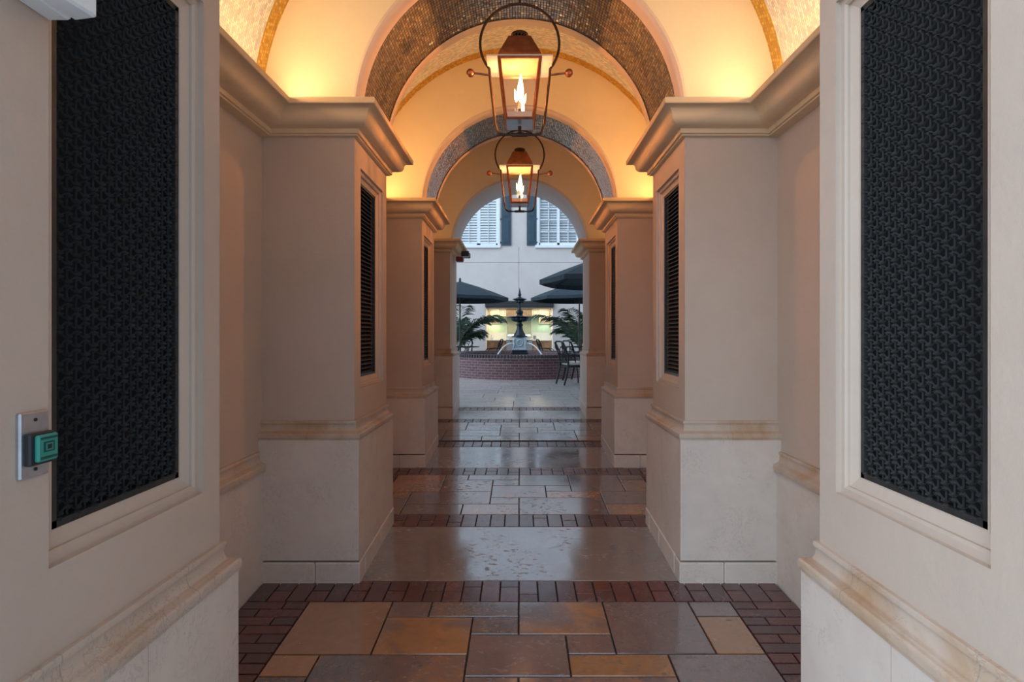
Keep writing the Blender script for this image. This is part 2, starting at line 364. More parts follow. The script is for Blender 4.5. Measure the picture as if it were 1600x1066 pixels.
SIDE = {-1: 'left', 1: 'right'}
ORD = ['nearest', 'second', 'third', 'last']
pillars = {}
for k in range(4):
    for sg in (-1, 1):
        yf, yb = PF[k], PF[k]+PD
        sf, sb = yf+.04, yb-.04
        dt = DT[k]
        mb = MB(); X = lambda x: sg*x
        panel = k < 3
        o0, o1 = yf+.155, yf+.662
        oz0, oz1 = (1.128 if k == 0 else 1.285), 2.605
        # front and back faces of the shaft
        for y in (sf, sb): mb.quad([(X(HS), y, dt-.1), (X(XO), y, dt-.1), (X(XO), y, CT), (X(HS), y, CT)])
        if panel:
            loops = []
            for ins, dep in ((0, 0), (.0, .016), (.016, .016), (.022, .022), (.022, .03), (.046, .04), (.05, .04), (.05, .07)):
                x = HS+dep
                loops.append([(X(x), o0+ins, oz0+ins*1.2), (X(x), o1-ins, oz0+ins*1.2), (X(x), o1-ins, oz1-ins), (X(x), o0+ins, oz1-ins)])
            mb.grid(loops, 0, True)
            R = [(X(HS), sf, dt-.1), (X(HS), sb, dt-.1), (X(HS), sb, CT), (X(HS), sf, CT)]
            for i in range(4): mb.quad([R[i], R[(i+1) % 4], loops[0][(i+1) % 4], loops[0][i]])
        else:
            mb.quad([(X(HS), sf, dt-.1), (X(HS), sb, dt-.1), (X(HS), sb, CT), (X(HS), sf, CT)])
        root = mb.build('pillar', M['plaster'])
        desc = ['large grille panel', 'tall dark louvre panel', 'narrow louvre panel', 'plain inner face by the courtyard'][k]
        tag(root, f'{SIDE[sg]} {ORD[k]} plastered pillar on a limestone plinth with {desc}', 'pillar', kind='structure')
        pb = MB(); zb = fz(yf)-.12
        z1 = dt-.095; zc = fz(yf+.1)+(.115 if k < 3 else .15)
        usweep(pb, sg, HP, yf, yb, XO, [(0, zc+.004), (0, z1), (-.045, z1)])
        pb.build('plinth', M['stone'], root)
        bb = MB()
        # base course with its joints: tilted with the ramp
        def bc(x0, x1, y0, y1):
            bb.box(x0, x1, y0, y1, -.06, (.115 if k < 3 else .15)-.0, bev=.006, tz=fz)
        e = .006
        jx = [HP-e, HP+.25, WP+.05]
        for a, c in zip(jx[:-1], jx[1:]):
            bc(X(a), X(c-.002), yf-e, yf+.1); bc(X(a), X(c-.002), yb-.1, yb+e)
        bc(X(HP-e), X(HP+.1), yf+.102, yf+.43); bc(X(HP-e), X(HP+.1), yf+.432, yb-.102)
        bb.build('base_course', M['stone'], root)
        db = MB(); usweep(db, sg, HS, sf, sb, XO, dado_prof(dt)); db.build('dado_molding', M['mold'], root, True)
        cb = MB(); usweep(cb, sg, HS, sf, sb, XO, cornice_prof(.16, .034)); cb.build('cornice', M['cornice'], root, True)
        pillars[(k, sg)] = root
        if not panel: continue
        # ---------------- grille in the panel
        gx = HS+.046
        g0, g1, gz0, gz1 = o0+.05, o1-.05, oz0+.06, oz1-.05
        gr = empty('vent_grille', (X(gx), (g0+g1)/2, gz0))
        inv = Matrix.Translation(-Vector(gr.location))
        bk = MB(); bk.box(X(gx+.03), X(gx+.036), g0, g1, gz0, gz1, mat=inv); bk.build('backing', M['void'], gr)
        fr = MB()
        for a in ((g0, g0+.014, gz0, gz1), (g1-.014, g1, gz0, gz1), (g0, g1, gz0, gz0+.016), (g0, g1, gz1-.016, gz1)):
            fr.box(X(gx-.004), X(gx+.012), *a, mat=inv)
        fr.build('border', M['black'], gr)
        lb = MB()
        if k == 0:
            cw, ch = .0232, .0405
            def bar(y0, z0, y1, z1, w, d):
                # ridged strip clipped to the panel
                dy, dz = y1-y0, z1-z0; t0, t1 = 0., 1.
                for p, q in ((-dy, y0-g0), (dy, g1-y0), (-dz, z0-gz0), (dz, gz1-z0)):
                    if abs(p) < 1e-9:
                        if q < 0: return
                        continue
                    t = q/p
                    if p < 0: t0 = max(t0, t)
                    else: t1 = min(t1, t)
                if t1-t0 < 1e-4: return
                a = Vector((0, y0+dy*t0, z0+dz*t0)); b = Vector((0, y0+dy*t1, z0+dz*t1)); u = (b-a).normalized()
                nrm = Vector((0, -u.z, u.y))*w/2
                def P(v, x): return inv @ Vector((X(gx+x), v.y, v.z))
                A = [P(a-nrm, .004), P(a, -d), P(a+nrm, .004)]; Bq = [P(b-nrm, .004), P(b, -d), P(b+nrm, .004)]
                lb.quad([A[0], A[1], Bq[1], Bq[0]]); lb.quad([A[1], A[2], Bq[2], Bq[1]])
            n = int((g1-g0)/cw)+1
            for i in range(n+1): bar(g0+i*cw, gz0, g0+i*cw, gz1, .0024, .0000)
            sl = (ch/2)/cw; L = g1-g0
            j = -40
            while j < 90:
                z = gz0+j*ch
                bar(g0, z, g1, z+sl*L, .003, .0005); bar(g0, z, g1, z-sl*L, .003, .0005); j += 1
            # raised leaf star at each crossing
            for i in range(n+1):
                y = g0+i*cw; j = 0
                while True:
                    z = gz0+j*ch+(ch/2 if i % 2 else 0)
                    if z > gz1-.01: break
                    j += 1
                    if y < g0+.01 or y > g1-.01 or z < gz0+.01: continue
                    for an in (PI/2, -PI/2, .717, PI-.717, PI+.717, -.717):
                        an2 = an+.42; an1 = an-.42
                        cpt = inv @ Vector((X(gx-.0015), y, z)); tip = inv @ Vector((X(gx-.001), y+.0128*math.cos(an), z+.0128*math.sin(an)))
                        m = inv @ Vector((X(gx-.0075), y+.007*math.cos(an), z+.007*math.sin(an)))
                        l1 = inv @ Vector((X(gx), y+.0064*math.cos(an1), z+.0064*math.sin(an1)))
                        l2 = inv @ Vector((X(gx), y+.0064*math.cos(an2), z+.0064*math.sin(an2)))
                        lb.quad([cpt, l1, m]); lb.quad([l1, tip, m]); lb.quad([tip, l2, m]); lb.quad([l2, cpt, m])
            lb.build('lattice', M['black'], gr, fix=False)
            lab = ('black pierced metal star lattice grille beside the green button' if sg < 0 else 'black pierced metal star lattice grille opposite the green button, on the right')
        else:
            z = gz0+.02
            while z < gz1-.02:
                a = [(X(gx+.002), z), (X(gx+.004), z-.004), (X(gx+.024), z+.010), (X(gx+.022), z+.014)]
                rows = [[inv @ Vector((x, y, zz)) for x, zz in a] for y in (g0+.012, g1-.012)]
                lb.grid(rows, 0, True); z += .0265
            lb.build('louvre_slats', M['slat'], gr)
            lab = f'dark horizontal louvre grille in the {SIDE[sg]} {ORD[k]} pillar'
        tag(gr, lab, 'grille', 'grilles set in the passage pillars')

# side walls between the pillars, with wainscot, dado moulding and cornice
for sg in (-1, 1):
    mb = MB(); X = lambda x: sg*x
    mb.quad([(X(WS), .9, -.3), (X(WS), 7.74, -.3), (X(WS), 7.74, 2.9), (X(WS), .9, 2.9)])
    root = mb.build('wall_'+SIDE[sg], M['plaster'], fix=False)
    tag(root, f'{SIDE[sg]} plastered side wall set back between the pillars', 'wall', kind='structure')
    for k in range(3):
        y0, y1 = PF[k]+PD-.05, PF[k+1]+.05
        dt = (.942, 1.11, 1.3)[k]
        wb = MB(); wb.box(X(WP), X(WP+.1), y0, y1, fz(y0)-.1, dt-.10); wb.build('wainscot', M['stone'], root)
        db = MB(); pr = dado_prof(dt, .112)
        db.grid([[(X(WS-d), y, z) for d, z in pr] for y in (y0, y1)]); db.build('dado_molding', M['mold'], root, True)
        cb = MB(); pr = cornice_prof(.232, .07)
        cb.grid([[(X(WS-d), y, z-.002) for d, z in pr] for y in (y0-.1, y1+.1)]); cb.build('cornice', M['cornice'], root, True)

# transverse arches
NA = 72
def ring(R, y, zc): return [(R*math.cos(PI*i/NA), y, zc+R*math.sin(PI*i/NA)) for i in range(NA+1)]
for k in range(4):
    y0, y1 = PF[k]+.04, PF[k]+PD-.04
    R, zc = (RA, ZC) if k < 3 else (.915, 2.815)
    rm = M['vault']
    fb = MB()
    for y in (y0, y1):
        fb.grid([ring(R+.037, y, zc), ring(1.56, y, 2.87)])
        for sg in (-1, 1): fb.quad([(sg*(R+.037), y, zc), (sg*1.56, y, 2.87), (sg*1.56, y, 2.75), (sg*(R+.037), y, 2.75)])
    root = fb.build('wall_arch', rm, fix=False)
    tag(root, ['ochre arch wall over the nearest pillars', 'ochre arch wall carrying the nearer lantern', 'ochre arch wall carrying the farther lantern', 'ochre end wall arched open to the courtyard'][k], 'wall', kind='structure')
    ab = MB()
    if k < 3:
        fl = [(R+.037, y0), (R+.030, y0-.008), (R+.018, y0-.010), (R+.006, y0), (R, y0+.012), (R, y0+.085)]
        bl = [(R, y1-.085), (R, y1-.012), (R+.006, y1), (R+.018, y1+.010), (R+.030, y1+.008), (R+.037, y1)]
        ab.grid([ring(r, y, zc) for r, y in fl]); ab.grid([ring(r, y, zc) for r, y in bl])
        ab.build('archivolt', M['arch'], root, True, fix=False)
        mo = MB(); rr = R+.006
        uv = [[(rr*PI*i/NA, y) for i in range(NA+1)] for y in (y0+.08, y1-.08)]
        mo.grid([ring(rr, y0+.08, zc), ring(rr, y1-.08, zc)], uvs=uv)
        for y in (y0+.085, y1-.085): ab2 = ring(R, y, zc)
        mo.build('mosaic_lining', M['mosaic_dark'], root, True, fix=False)
    else:
        ab.grid([ring(R+.037, y0, zc), ring(R+.005, y0-.004, zc), ring(R, y0+.02, zc), ring(R, y1, zc), ring(R+.037, y1, zc)])
        ab.build('archivolt', M['pale'], root, True, fix=False)

# barrel vault over the three bays: mosaic with a gold border at each end
vb = MB(); RV, ZV = 1.486, 2.87
for k in range(3):
    a, b = PF[k]+PD-.04, PF[k+1]+.04
    for y0, y1, mi in ((a, a+.1, 1), (a+.1, b-.1, 0), (b-.1, b, 1)):
        uv = [[(RV*PI*i/NA, y) for i in range(NA+1)] for y in (y0, y1)]
        vb.grid([ring(RV, y0, ZV), ring(RV, y1, ZV)], mi, uvs=uv)
c = vb.build('ceiling', [M['mosaic_pale'], M['mosaic_gold']], None, True, fix=False)
tag(c, 'barrel vault lined with pale mosaic between gold bands', 'ceiling', kind='structure')

# building mass above and outside the passage
bm_ = MB()
bm_.box(-8, 8, .93, 7.68, 4.45, 9.0)
for sg in (-1, 1): bm_.box(sg*1.63, sg*8, .93, 7.68, -.5, 4.45)
b = bm_.build('wall_upper', M['facade']); tag(b, 'white plastered building mass around and over the passage', 'wall', kind='structure')
fb = MB()
for yy, (R, zc) in ((.925, (RA, ZC)), (7.705, (.915, 2.815))):
    fb.grid([ring(R+.02, yy, zc), [(4.6*math.cos(PI*i/NA), yy, zc+min(4.6*math.sin(PI*i/NA), 1.62)) for i in range(NA+1)]])
    for sg in (-1, 1): fb.quad([(sg*1.50, yy, -.5), (sg*4.6, yy, -.5), (sg*4.6, yy, zc), (sg*1.50, yy, zc)])
b = fb.build('wall_outer', M['facade'], fix=False); tag(b, 'outer white wall faces framing both mouths of the passage', 'wall', kind='structure')

# ------------------------------------------------------------------ floor
fl = MB()                            # slots: 0 grout 1 flagstone 2 slab 3 brick 4 court paving
def tile(x0, x1, y0, y1, mi, col, gap=.0035, top=0., th=.02):
    bv = .0025
    x0 += gap; x1 -= gap; y0 += gap; y1 -= gap
    if x1-x0 < .012 or y1-y0 < .012: return
    Z = lambda y: fz(y)+top
    lo = [(x0, y0, Z(y0)-th), (x1, y0, Z(y0)-th), (x1, y1, Z(y1)-th), (x0, y1, Z(y1)-th)]
    md = [(x0, y0, Z(y0)-bv), (x1, y0, Z(y0)-bv), (x1, y1, Z(y1)-bv), (x0, y1, Z(y1)-bv)]
    hi = [(x0+bv, y0+bv, Z(y0)), (x1-bv, y0+bv, Z(y0)), (x1-bv, y1-bv, Z(y1)), (x0+bv, y1-bv, Z(y1))]
    f0 = len(fl.f); fl.grid([lo, md, hi], mi, True); fl.quad(hi, mi=mi)
    for i in range(f0, len(fl.f)): fl.c[i] = col
def rc(w, g=None): return (w, random.uniform(.35, .65) if g is None else g, random.random())
fl.grid([[(-4, -6, fz(-6)-.012), (4, -6, fz(-6)-.012)], [(-4, .9, fz(.9)-.012), (4, .9, fz(.9)-.012)]], 0)
fl.grid([[(-1.6, .9, fz(.9)-.012), (1.6, .9, fz(.9)-.012)], [(-1.6, 7.75, CY-.012), (1.6, 7.75, CY-.012)]], 0)
fl.grid([[(-12, 7.75, CY-.012), (12, 7.75, CY-.012)], [(-12, 24, CY-.012), (12, 24, CY-.012)]], 0)
TPL = [  # x0 x1, offset from the far edge of the field v1 v0, warmth
 (-1.12, -.676, -.41, 0, .95), (-.676, -.465, -.132, 0, .35), (-.465, -.005, -.132, 0, .2), (-.676, -.237, -.41, -.132, .62),
 (-.237, -.005, -.269, -.132, .2), (-.237, .22, -.546, -.269, .3), (-.005, .44, -.269, 0, .5), (.22, .44, -.406, -.269, .2),
 (.44, .895, -.406, 0, .12), (.895, 1.12, -.129, 0, .3), (.895, 1.12, -.406, -.129, .95), (-1.12, -.905, -.546, -.41, .8),
 (-.905, -.237, -.679, -.41, .38), (.22, .672, -.546, -.406, .9), (.672, 1.12, -.675, -.406, .42), (-1.12, -.905, -.875, -.546, .4),
 (-.905, -.445, -.875, -.679, .3), (-.445, -.005, -.875, -.679, .5), (-.237, -.005, -.679, -.546, .2), (-.005, .672, -.875, -.546, .45),
 (.672, 1.12, -.875, -.675, .85)]
def field(top, seed):
    random.seed(seed)
    for x0, x1, v0, v1, w in TPL:
        ww = w if seed == 1 else max(0, min(1, w*.75+random.uniform(-.2, .12)))
        tile(x0, x1, top+v0, top+v1, 1, rc(ww))
def sides(y0, y1, xi, xo):
    y = y0; r = 0; h = (y1-y0)/max(1, round((y1-y0)/.068))
    while y < y1-.01:
        for sg in (-1, 1):
            cuts = [xi, xi+.12, xo] if r % 2 else [xi, xi+.23, xo]
            for a, b in zip(cuts[:-1], cuts[1:]): tile(min(sg*a, sg*b), max(sg*a, sg*b), y, min(y+h, y1), 3, rc(random.uniform(.3, .8)), .003)
        y += h; r += 1
def band(y0, y1, hw):
    x = -hw
    while x < hw-.02:
        x2 = min(x+.104, hw); q = random.random(); L = y1-y0
        if abs((x+x2)/2) > .62:
            cuts = [0, L*.5, L] if int((x+hw)/.104+.5) % 2 else [0, L]
        else: cuts = [0, L] if q < .55 else ([0, L*.68, L] if q < .75 else ([0, L*.34, L] if q < .9 else [0, L*.5, L]))
        for a, b in zip(cuts[:-1], cuts[1:]): tile(x, x2, y0+a, y0+b, 3, rc(random.uniform(.1, .8), random.uniform(.4, .8)), .003)
        x = x2
for k, top in enumerate((2.729, 4.718, 6.765)):
    field(top, k+1)
    y0 = top-.875
    sides(y0 if k else PF[0]+PD, top, 1.12, 1.46)
    band(top, top+.203, 1.46)
    tile(-1.0, 1.0, top+.203, top+.907 if k < 2 else 7.52, 2, (.5, .5, .21+.31*k), .003, -.001)
    band(top+.907 if k < 2 else 7.52, (top+1.114) if k < 2 else 7.75, 1.46)
band(1.652, 1.853, 1.46); tile(-1.0, 1.0, .95, 1.652, 2, (.5, .5, .8))
band(.75, .95, 2.4)
random.seed(5)
y = 7.75
while y < 21.8:
    h = random.choice((.45, .6, .75)); x = -6+random.uniform(-.4, 0)
    while x < 6:
        w = random.choice((.6, .8, 1.0, 1.2)); tile(x, x+w, y, min(y+h, 21.8), 4, rc(random.random(), random.uniform(.42, .62)), .003); x += w
    y += h
y = -6
while y < .75:
    h = .56; x = -4
    while x < 4:
        w = random.choice((.5, .8, 1.0)); tile(x, min(x+w, 4), y, min(y+h, .75), 4, rc(random.random(), random.uniform(.3, .5)), .003); x += w
    y += h
f = fl.build('floor', [M['grout'], M['slate'], M['slab'], M['paver'], M['court']], fix=False)
tag(f, 'ramped floor of flagstone fields, brick bands and smooth slabs running out to the courtyard', 'floor', kind='structure')

# ------------------------------------------------------------------ lanterns
def lantern(y, top, label):
    # hangs from an arch crown; built around its own axis, z measured down from the crown
    r = empty('gas_lantern', (0, y, top)); inv = Matrix.Identity(4)
    zt, zb = -.475, -.845           # glass top and bottom
    ht, hb = .128, .085             # half widths of the glass body
    yk = MB()
    # hook, hoop, arms and bottom bar as one bent rod
    yk.tube([(0, 0, .005), (0, 0, -.07)], .007)
    pts = []; RH = .255; zc = -.07-RH
    for i in range(0, 33):
        a = math.radians(-40+260*i/32); pts.append((RH*math.cos(a), 0, zc+RH*math.sin(a)))
    low = [(-.192, 0, -.54), (-.158, 0, -.84), (-.142, 0, -.895)]
    cor = [(-.128, 0, -.909), (-.10, 0, -.914)]
    path = pts + low + cor + [(0, 0, -.914)] + [(-x, yy, z) for x, yy, z in cor[::-1]] + [(-x, yy, z) for x, yy, z in low[::-1]]
    yk.tube(path, .0085, 8, closed=True)
    yk.tube([(0, 0, -.914), (0, 0, -.89), (0, 0, -.86)], [.02, .009, .012], 10)
    yk.tube([(-.05, 0, -.914), (.05, 0, -.914)], .012, 8)
    yk.build('yoke', M['bronze'], r, True)
    for sg in (-1, 1):
        bb = MB(); bb.tube([(sg*.186, 0, -.53), (sg*.30, 0, -.515)], .0065)
        rows = [(max(.0005, .026*math.sin(PI*i/10)), -.515-.026*math.cos(PI*i/10)) for i in range(11)]
        bb.lathe(rows, sg*.318, 0, 16); bb.build('ball_finial', M['copper'], r, True)
    rf = MB()
    sec = [(.134, -.468), (.132, -.455), (.07, -.315), (.066, -.312)]
    rf.grid([[(-a, -a, z), (a, -a, z), (a, a, z), (-a, a, z)] for a, z in sec], 0, True); rf.ngon([(-.066, -.066, -.312), (.066, -.066, -.312), (.066, .066, -.312), (-.066, .066, -.312)])
    rf.build('roof', M['copper'], r)
    cap = MB(); cap.lathe([(.030, -.314), (.030, -.285)], 0, 0, 16)
    cap.lathe([(.052, -.286), (.058, -.280), (.056, -.270), (.035, -.262), (.001, -.258)], 0, 0, 20)
    for i in range(14):
        a = 2*PI*i/14; cap.tube([(.034*math.cos(a), .034*math.sin(a), -.308), (.05*math.cos(a), .05*math.sin(a), -.283)], .004, 5)
    cap.build('vent_cap', M['bronze'], r)
    ev = MB(); ev.box(-.206, .206, -.134, .134, -.476, -.468); ev.build('eave_plate', M['zinc'], r)
    ic = MB(); ic.box(-ht*.96, ht*.96, -ht*.96, ht*.96, zt-.006, zt-.002); ic.build('added_ceiling', M['liner'], r)  # added plate: dulls and warms the flame light under the eave
    fr = MB()
    C = [(-1, -1), (1, -1), (1, 1), (-1, 1)]
    for (a, b) in C: fr.tube([(a*ht, b*ht, zt), (a*hb, b*hb, zb)], .0095, 4)
    for z, h in ((zt-.006, ht-.001), (zb+.004, hb)):
        for i in range(4):
            p, q = C[i], C[(i+1) % 4]; fr.tube([(p[0]*h, p[1]*h, z), (q[0]*h, q[1]*h, z)], .009, 4)
    fr.build('frame', M['copper'], r)
    for i in range(4):
        p, q = C[i], C[(i+1) % 4]; g = MB(); k = .985
        g.quad([(p[0]*ht*k, p[1]*ht*k, zt), (q[0]*ht*k, q[1]*ht*k, zt), (q[0]*hb*k, q[1]*hb*k, zb), (p[0]*hb*k, p[1]*hb*k, zb)])
        g.build('glass_pane', M['glass'], r, fix=False)
    tr = MB(); tr.box(-hb, hb, -hb, hb, zb-.004, zb+.002); tr.build('bottom_tray', M['zinc'], r)
    sk = MB()
    for i in range(4):
        p, q = C[i], C[(i+1) % 4]; h2 = hb+.004
        sk.quad([(p[0]*hb*.97, p[1]*hb*.97, zb+.004), (q[0]*hb*.97, q[1]*hb*.97, zb+.004), (q[0]*h2*.99, q[1]*h2*.99, zb+.045), (p[0]*h2*.99, p[1]*h2*.99, zb+.045)])
    sk.build('copper_skirt', M['copperin'], r, fix=False)
    bu = MB(); bu.lathe([(.02, zb+.002), (.014, zb+.02), (.009, zb+.09), (.011, zb+.095), (.004, zb+.10)], 0, 0, 12)
    bu.tube([(-.045, 0, zb+.005), (-.035, 0, zb+.05), (-.015, 0, zb+.075)], .003, 6); bu.build('burner', M['bronze'], r, True)
    fm = MB()
    def tongue(x, z, h, w, lean):
        pr = [(.001, 0), (.55, .08), (.9, .22), (1, .36), (.8, .55), (.5, .74), (.22, .9), (.001, 1)]
        rows = [[(x+lean*t*t+w*rr*math.cos(2*PI*q/12), w*.6*rr*math.sin(2*PI*q/12), z+h*t) for q in range(12)] for rr, t in pr]
        fm.grid(rows, 0, True)
    tongue(.004, zb+.14, .19, .023, .004); tongue(-.022, zb+.14, .09, .011, -.012); tongue(.022, zb+.055, .16, .010, -.012); tongue(.03, zb+.13, .07, .009, .012)
    fm.build('flame', M['flame'], r, True)
    l = bpy.data.lights.new('flame_lamp', 'POINT'); l.energy = 165; l.color = (1, .36, .09); l.shadow_soft_size = .018
    lo = bpy.data.objects.new('flame_lamp', l); lo.location = (0, 0, zb+.20); COL.objects.link(lo); lo.parent = r
    return tag(r, label, 'lantern', 'copper gas lanterns under the arches')
lantern(3.30, ZC+RA, 'nearer copper gas lantern with lit flame, large under the first arch')
lantern(5.33, ZC+RA, 'farther copper gas lantern with lit flame, seen small below the nearer one')

# ------------------------------------------------------------------ small wall devices
r = empty('exit_button', (-HS, .997, 1.389))
def ib(mb, x0, x1, y0, y1, z0, z1, bev=0): mb.box(x0, x1, y0-.997, y1-.997, z0-1.389, z1-1.389, bev=bev)
p = MB(); ib(p, -.004, .009, .966, 1.0275, 1.325, 1.453, .003); p.build('wall_plate', M['steel'], r)
for z in (1.437, 1.341):
    p = MB(); p.tube([(.008, 0, z-1.389), (.0105, 0, z-1.389)], .0035, 10); p.build('screw', M['rubber'], r)
p = MB(); ib(p, .008, .022, .972, 1.0265, 1.350, 1.412, .003); p.build('housing', M['rubber'], r)
p = MB(); ib(p, .020, .030, .981, 1.025, 1.356, 1.408, .003); g = p.build('push_button', M['green'], r); g['label'] = 'green square push button'
p = MB()
ib(p, .0295, .0306, .992, 1.015, 1.374, 1.394)
ib(p, .0295, .0306, .986, 1.021, 1.399, 1.403); ib(p, .0295, .0306, .986, 1.021, 1.361, 1.366)
lg = p.build('printed_mark', M['greend'], g)
p = MB(); ib(p, .0303, .0312, .996, 1.011, 1.377, 1.391); p.build('mark_centre', M['green'], g)
p = MB(); ib(p, .0309, .0318, .999, 1.008, 1.3795, 1.3885); p.build('mark_core', M['rubber'], g)
tag(r, 'steel wall plate with green exit push button beside the left grille', 'button')

r = empty('light_fixture', (-HS, .93, 2.235))
p = MB(); p.box(0, .05, -.12, .105, .0, .16, bev=.006); p.build('mounting_box', M['whitebox'], r)
mt = Matrix.Translation((.062, .045, 0)) @ Matrix.Rotation(math.radians(-10), 4, 'Z')
p = MB(); p.box(-.02, .034, -.10, .06, .002, .17, bev=.005, mat=mt); hd = p.build('housing', M['whitebox'], r)
p = MB(); p.box(-.006, .012, -.1015, -.098, .03, .045, mat=mt); p.build('slot', M['rubber'], hd)
tag(r, 'white metal fixture box high on the left pillar above the grille corner', 'fixture')

# fire strobe and little camera on the last left cornice
r = empty('fire_strobe', (-.86, 7.36, 2.70))
p = MB(); p.box(-.05, .05, -.05, .05, -.035, .035, bev=.008); p.build('body', M['red'], r)
p = MB(); p.box(.045, .06, -.03, .03, -.02, .02, bev=.004); p.build('lens', M['whitebox'], r)
tag(r, 'small red fire strobe under the left courtyard cornice', 'alarm')
r = empty('security_camera', (-.79, 7.58, 2.80))
p = MB(); p.box(-.06, .04, -.09, .09, -.03, .03, bev=.012); p.build('camera_body', M['steel'], r)
for a_, b_ in ((-.11, -.085), (.085, .12)):
    p = MB(); p.box(-.065, .05, a_, b_, -.035, .04, bev=.006); p.build('bracket', M['rubber'], r)
tag(r, 'small grey camera with black end caps on the left courtyard cornice', 'camera')

# ------------------------------------------------------------------ courtyard
FY = 20.5; sF = FY/800
def PX(px, D): return (px-812)*D/800
def PZ(py, D): return 1.6+(525-py)*D/800
kx0, kx1, kz = -1.36, 1.33, 2.75
JZ = PZ(410.5, FY)
fb = MB(); G = .008; T = .35
def slab(x0, x1, z0, z1): fb.box(x0, x1, FY, FY+T, z0, z1)
for x0, x1 in ((-9, -.03), (-.03, 9)):
    slab(x0+G, x1-G, JZ+G, 5.14); slab(x0+G, x1-G, 7.34, 9.2)
slab(-9, kx0, CY-.1, JZ-G); slab(kx1, 9, CY-.1, JZ-G)
slab(kx0, -.03-G, kz, JZ-G); slab(-.03+G, kx1, kz, JZ-G)
wx = ((-2.50, -.79), (.68, 2.42))
slab(-9, wx[0][0], 5.14, 7.34); slab(wx[0][1], wx[1][0], 5.14, 7.34); slab(wx[1][1], 9, 5.14, 7.34)
fb.box(-9, 9, FY+.03, FY+T-.02, JZ-.02, JZ+.02); fb.box(-.05, -.01, FY+.03, FY+T-.02, kz, 9)
fb.box(kx0-.12, kx0, FY+T, 22.1, CY-.1, kz+.2); fb.box(kx1, kx1+.12, FY+T, 22.1, CY-.1, kz+.2)
fb.box(kx0-.12, kx1+.12, FY+T, 22.1, kz, kz+.2); fb.box(kx0-.12, kx1+.12, 22.0, 22.1, CY-.1, kz+.2)
for (a, b_) in wx: fb.box(a-.1, b_+.1, FY+.30, FY+.34, 5.0, 7.5)
w = fb.build('wall_back', M['facade']); tag(w, 'white courtyard house wall with two upper windows and a kitchen opening', 'wall', kind='structure')

# windows
for n, (x0, x1) in enumerate(wx):
    mb = MB(); z0, z1 = 5.17, 7.32
    def fbx(a, b, c, d, y0=FY-.03, y1=FY+.10): mb.box(a, b, y0, y1, c, d)
    fbx(x0, x0+.09, z0, z1); fbx(x1-.09, x1, z0, z1); fbx(x0, x1, z1-.09, z1)
    fbx(x0-.06, x1+.02, z0-.05, z0+.06, FY-.08)
    root = mb.build(f'window_{n+1}', M['white'])
    tag(root, ['left upper white window with closed plantation louvres', 'right upper white window with divided panes over louvres'][n], 'window', kind='structure')
    mid = (x0+x1)/2
    for a, b_ in ((x0+.09, mid), (mid, x1-.09)):
        ls = MB(); yy = FY+.12 if n else FY+.06
        ls.box(a, a+.07, yy-.02, yy+.02, z0+.06, z1-.09); ls.box(b_-.07, b_, yy-.02, yy+.02, z0+.06, z1-.09)
        ls.box(a, b_, yy-.02, yy+.02, z0+.06, z0+.14); ls.box(a, b_, yy-.02, yy+.02, z1-.17, z1-.09)
        z = z0+.19
        while z < z1-.2:
            q = [(yy-.035, z-.045), (yy-.03, z-.05), (yy+.035, z+.045), (yy+.03, z+.05)]
            ls.grid([[(xx, y_, zz) for y_, zz in q] for xx in (a+.07, b_-.07)], 0, True); z += .105
        ls.box((a+b_)/2-.012, (a+b_)/2+.012, yy-.055, yy-.04, z0+.16, z1-.2)
        ls.build('louvre_panel', M['louver'], root)
        if n:
            sh = MB(); ys = FY+.03
            sh.box(a, a+.05, ys-.02, ys+.02, z0+.06, z1-.09); sh.box(b_-.05, b_, ys-.02, ys+.02, z0+.06, z1-.09)
            sh.box(a, b_, ys-.02, ys+.02, z0+.06, z0+.16); sh.box(a, b_, ys-.02, ys+.02, z1-.15, z1-.09)
            sh.box((a+b_)/2-.015, (a+b_)/2+.015, ys-.015, ys+.015, z0+.06, z1-.09)
            for i in range(1, 4):
                zz = z0+.16+(z1-z0-.31)*i/4; sh.box(a, b_, ys-.015, ys+.015, zz-.015, zz+.015)
            sa = sh.build('sash', M['white'], root)
            pn = MB(); pn.quad([(a, ys, z0+.06), (b_, ys, z0+.06), (b_, ys, z1-.09), (a, ys, z1-.09)]); pn.build('pane', M['pane'], sa, fix=False)
# exterior shutters
for i, (x0, x1) in enumerate(((-2.95, -2.56), (-.735, -.345), (.285, .665), (2.48, 2.86))):
    mb = MB(); z0, z1 = 5.22, 7.33
    mb.box(x0, x1, FY-.05, FY-.012, z0, z1)
    for a, b_ in ((z0+.08, z0+1.0), (z0+1.12, z1-.08)):
        for q in ((x0+.06, x1-.06, a, b_, .058), (x0+.09, x1-.09, a+.05, b_-.05, .066)):
            mb.box(q[0], q[1], FY-q[4], FY-.02, q[2], q[3], bev=.006)
    root = mb.build('window_shutter', M['shutter'])
    xh = x1 if i % 2 == 0 else x0
    for z in (z0+.12, z0+1.06, z1-.12):
        hb_ = MB(); hb_.box(xh-.05, xh+.05, FY-.045, FY-.005, z-.02, z+.02); hb_.build('hinge', M['black'], root)
    tag(root, ('dark teal panelled shutter at the outer side of the left window', 'dark teal panelled shutter at the right edge of the louvred left window',
               'dark teal panelled shutter at the left edge of the divided right window', 'dark teal panelled shutter at the outer side of the right window')[i], 'shutter', 'dark shutters of the upper windows')

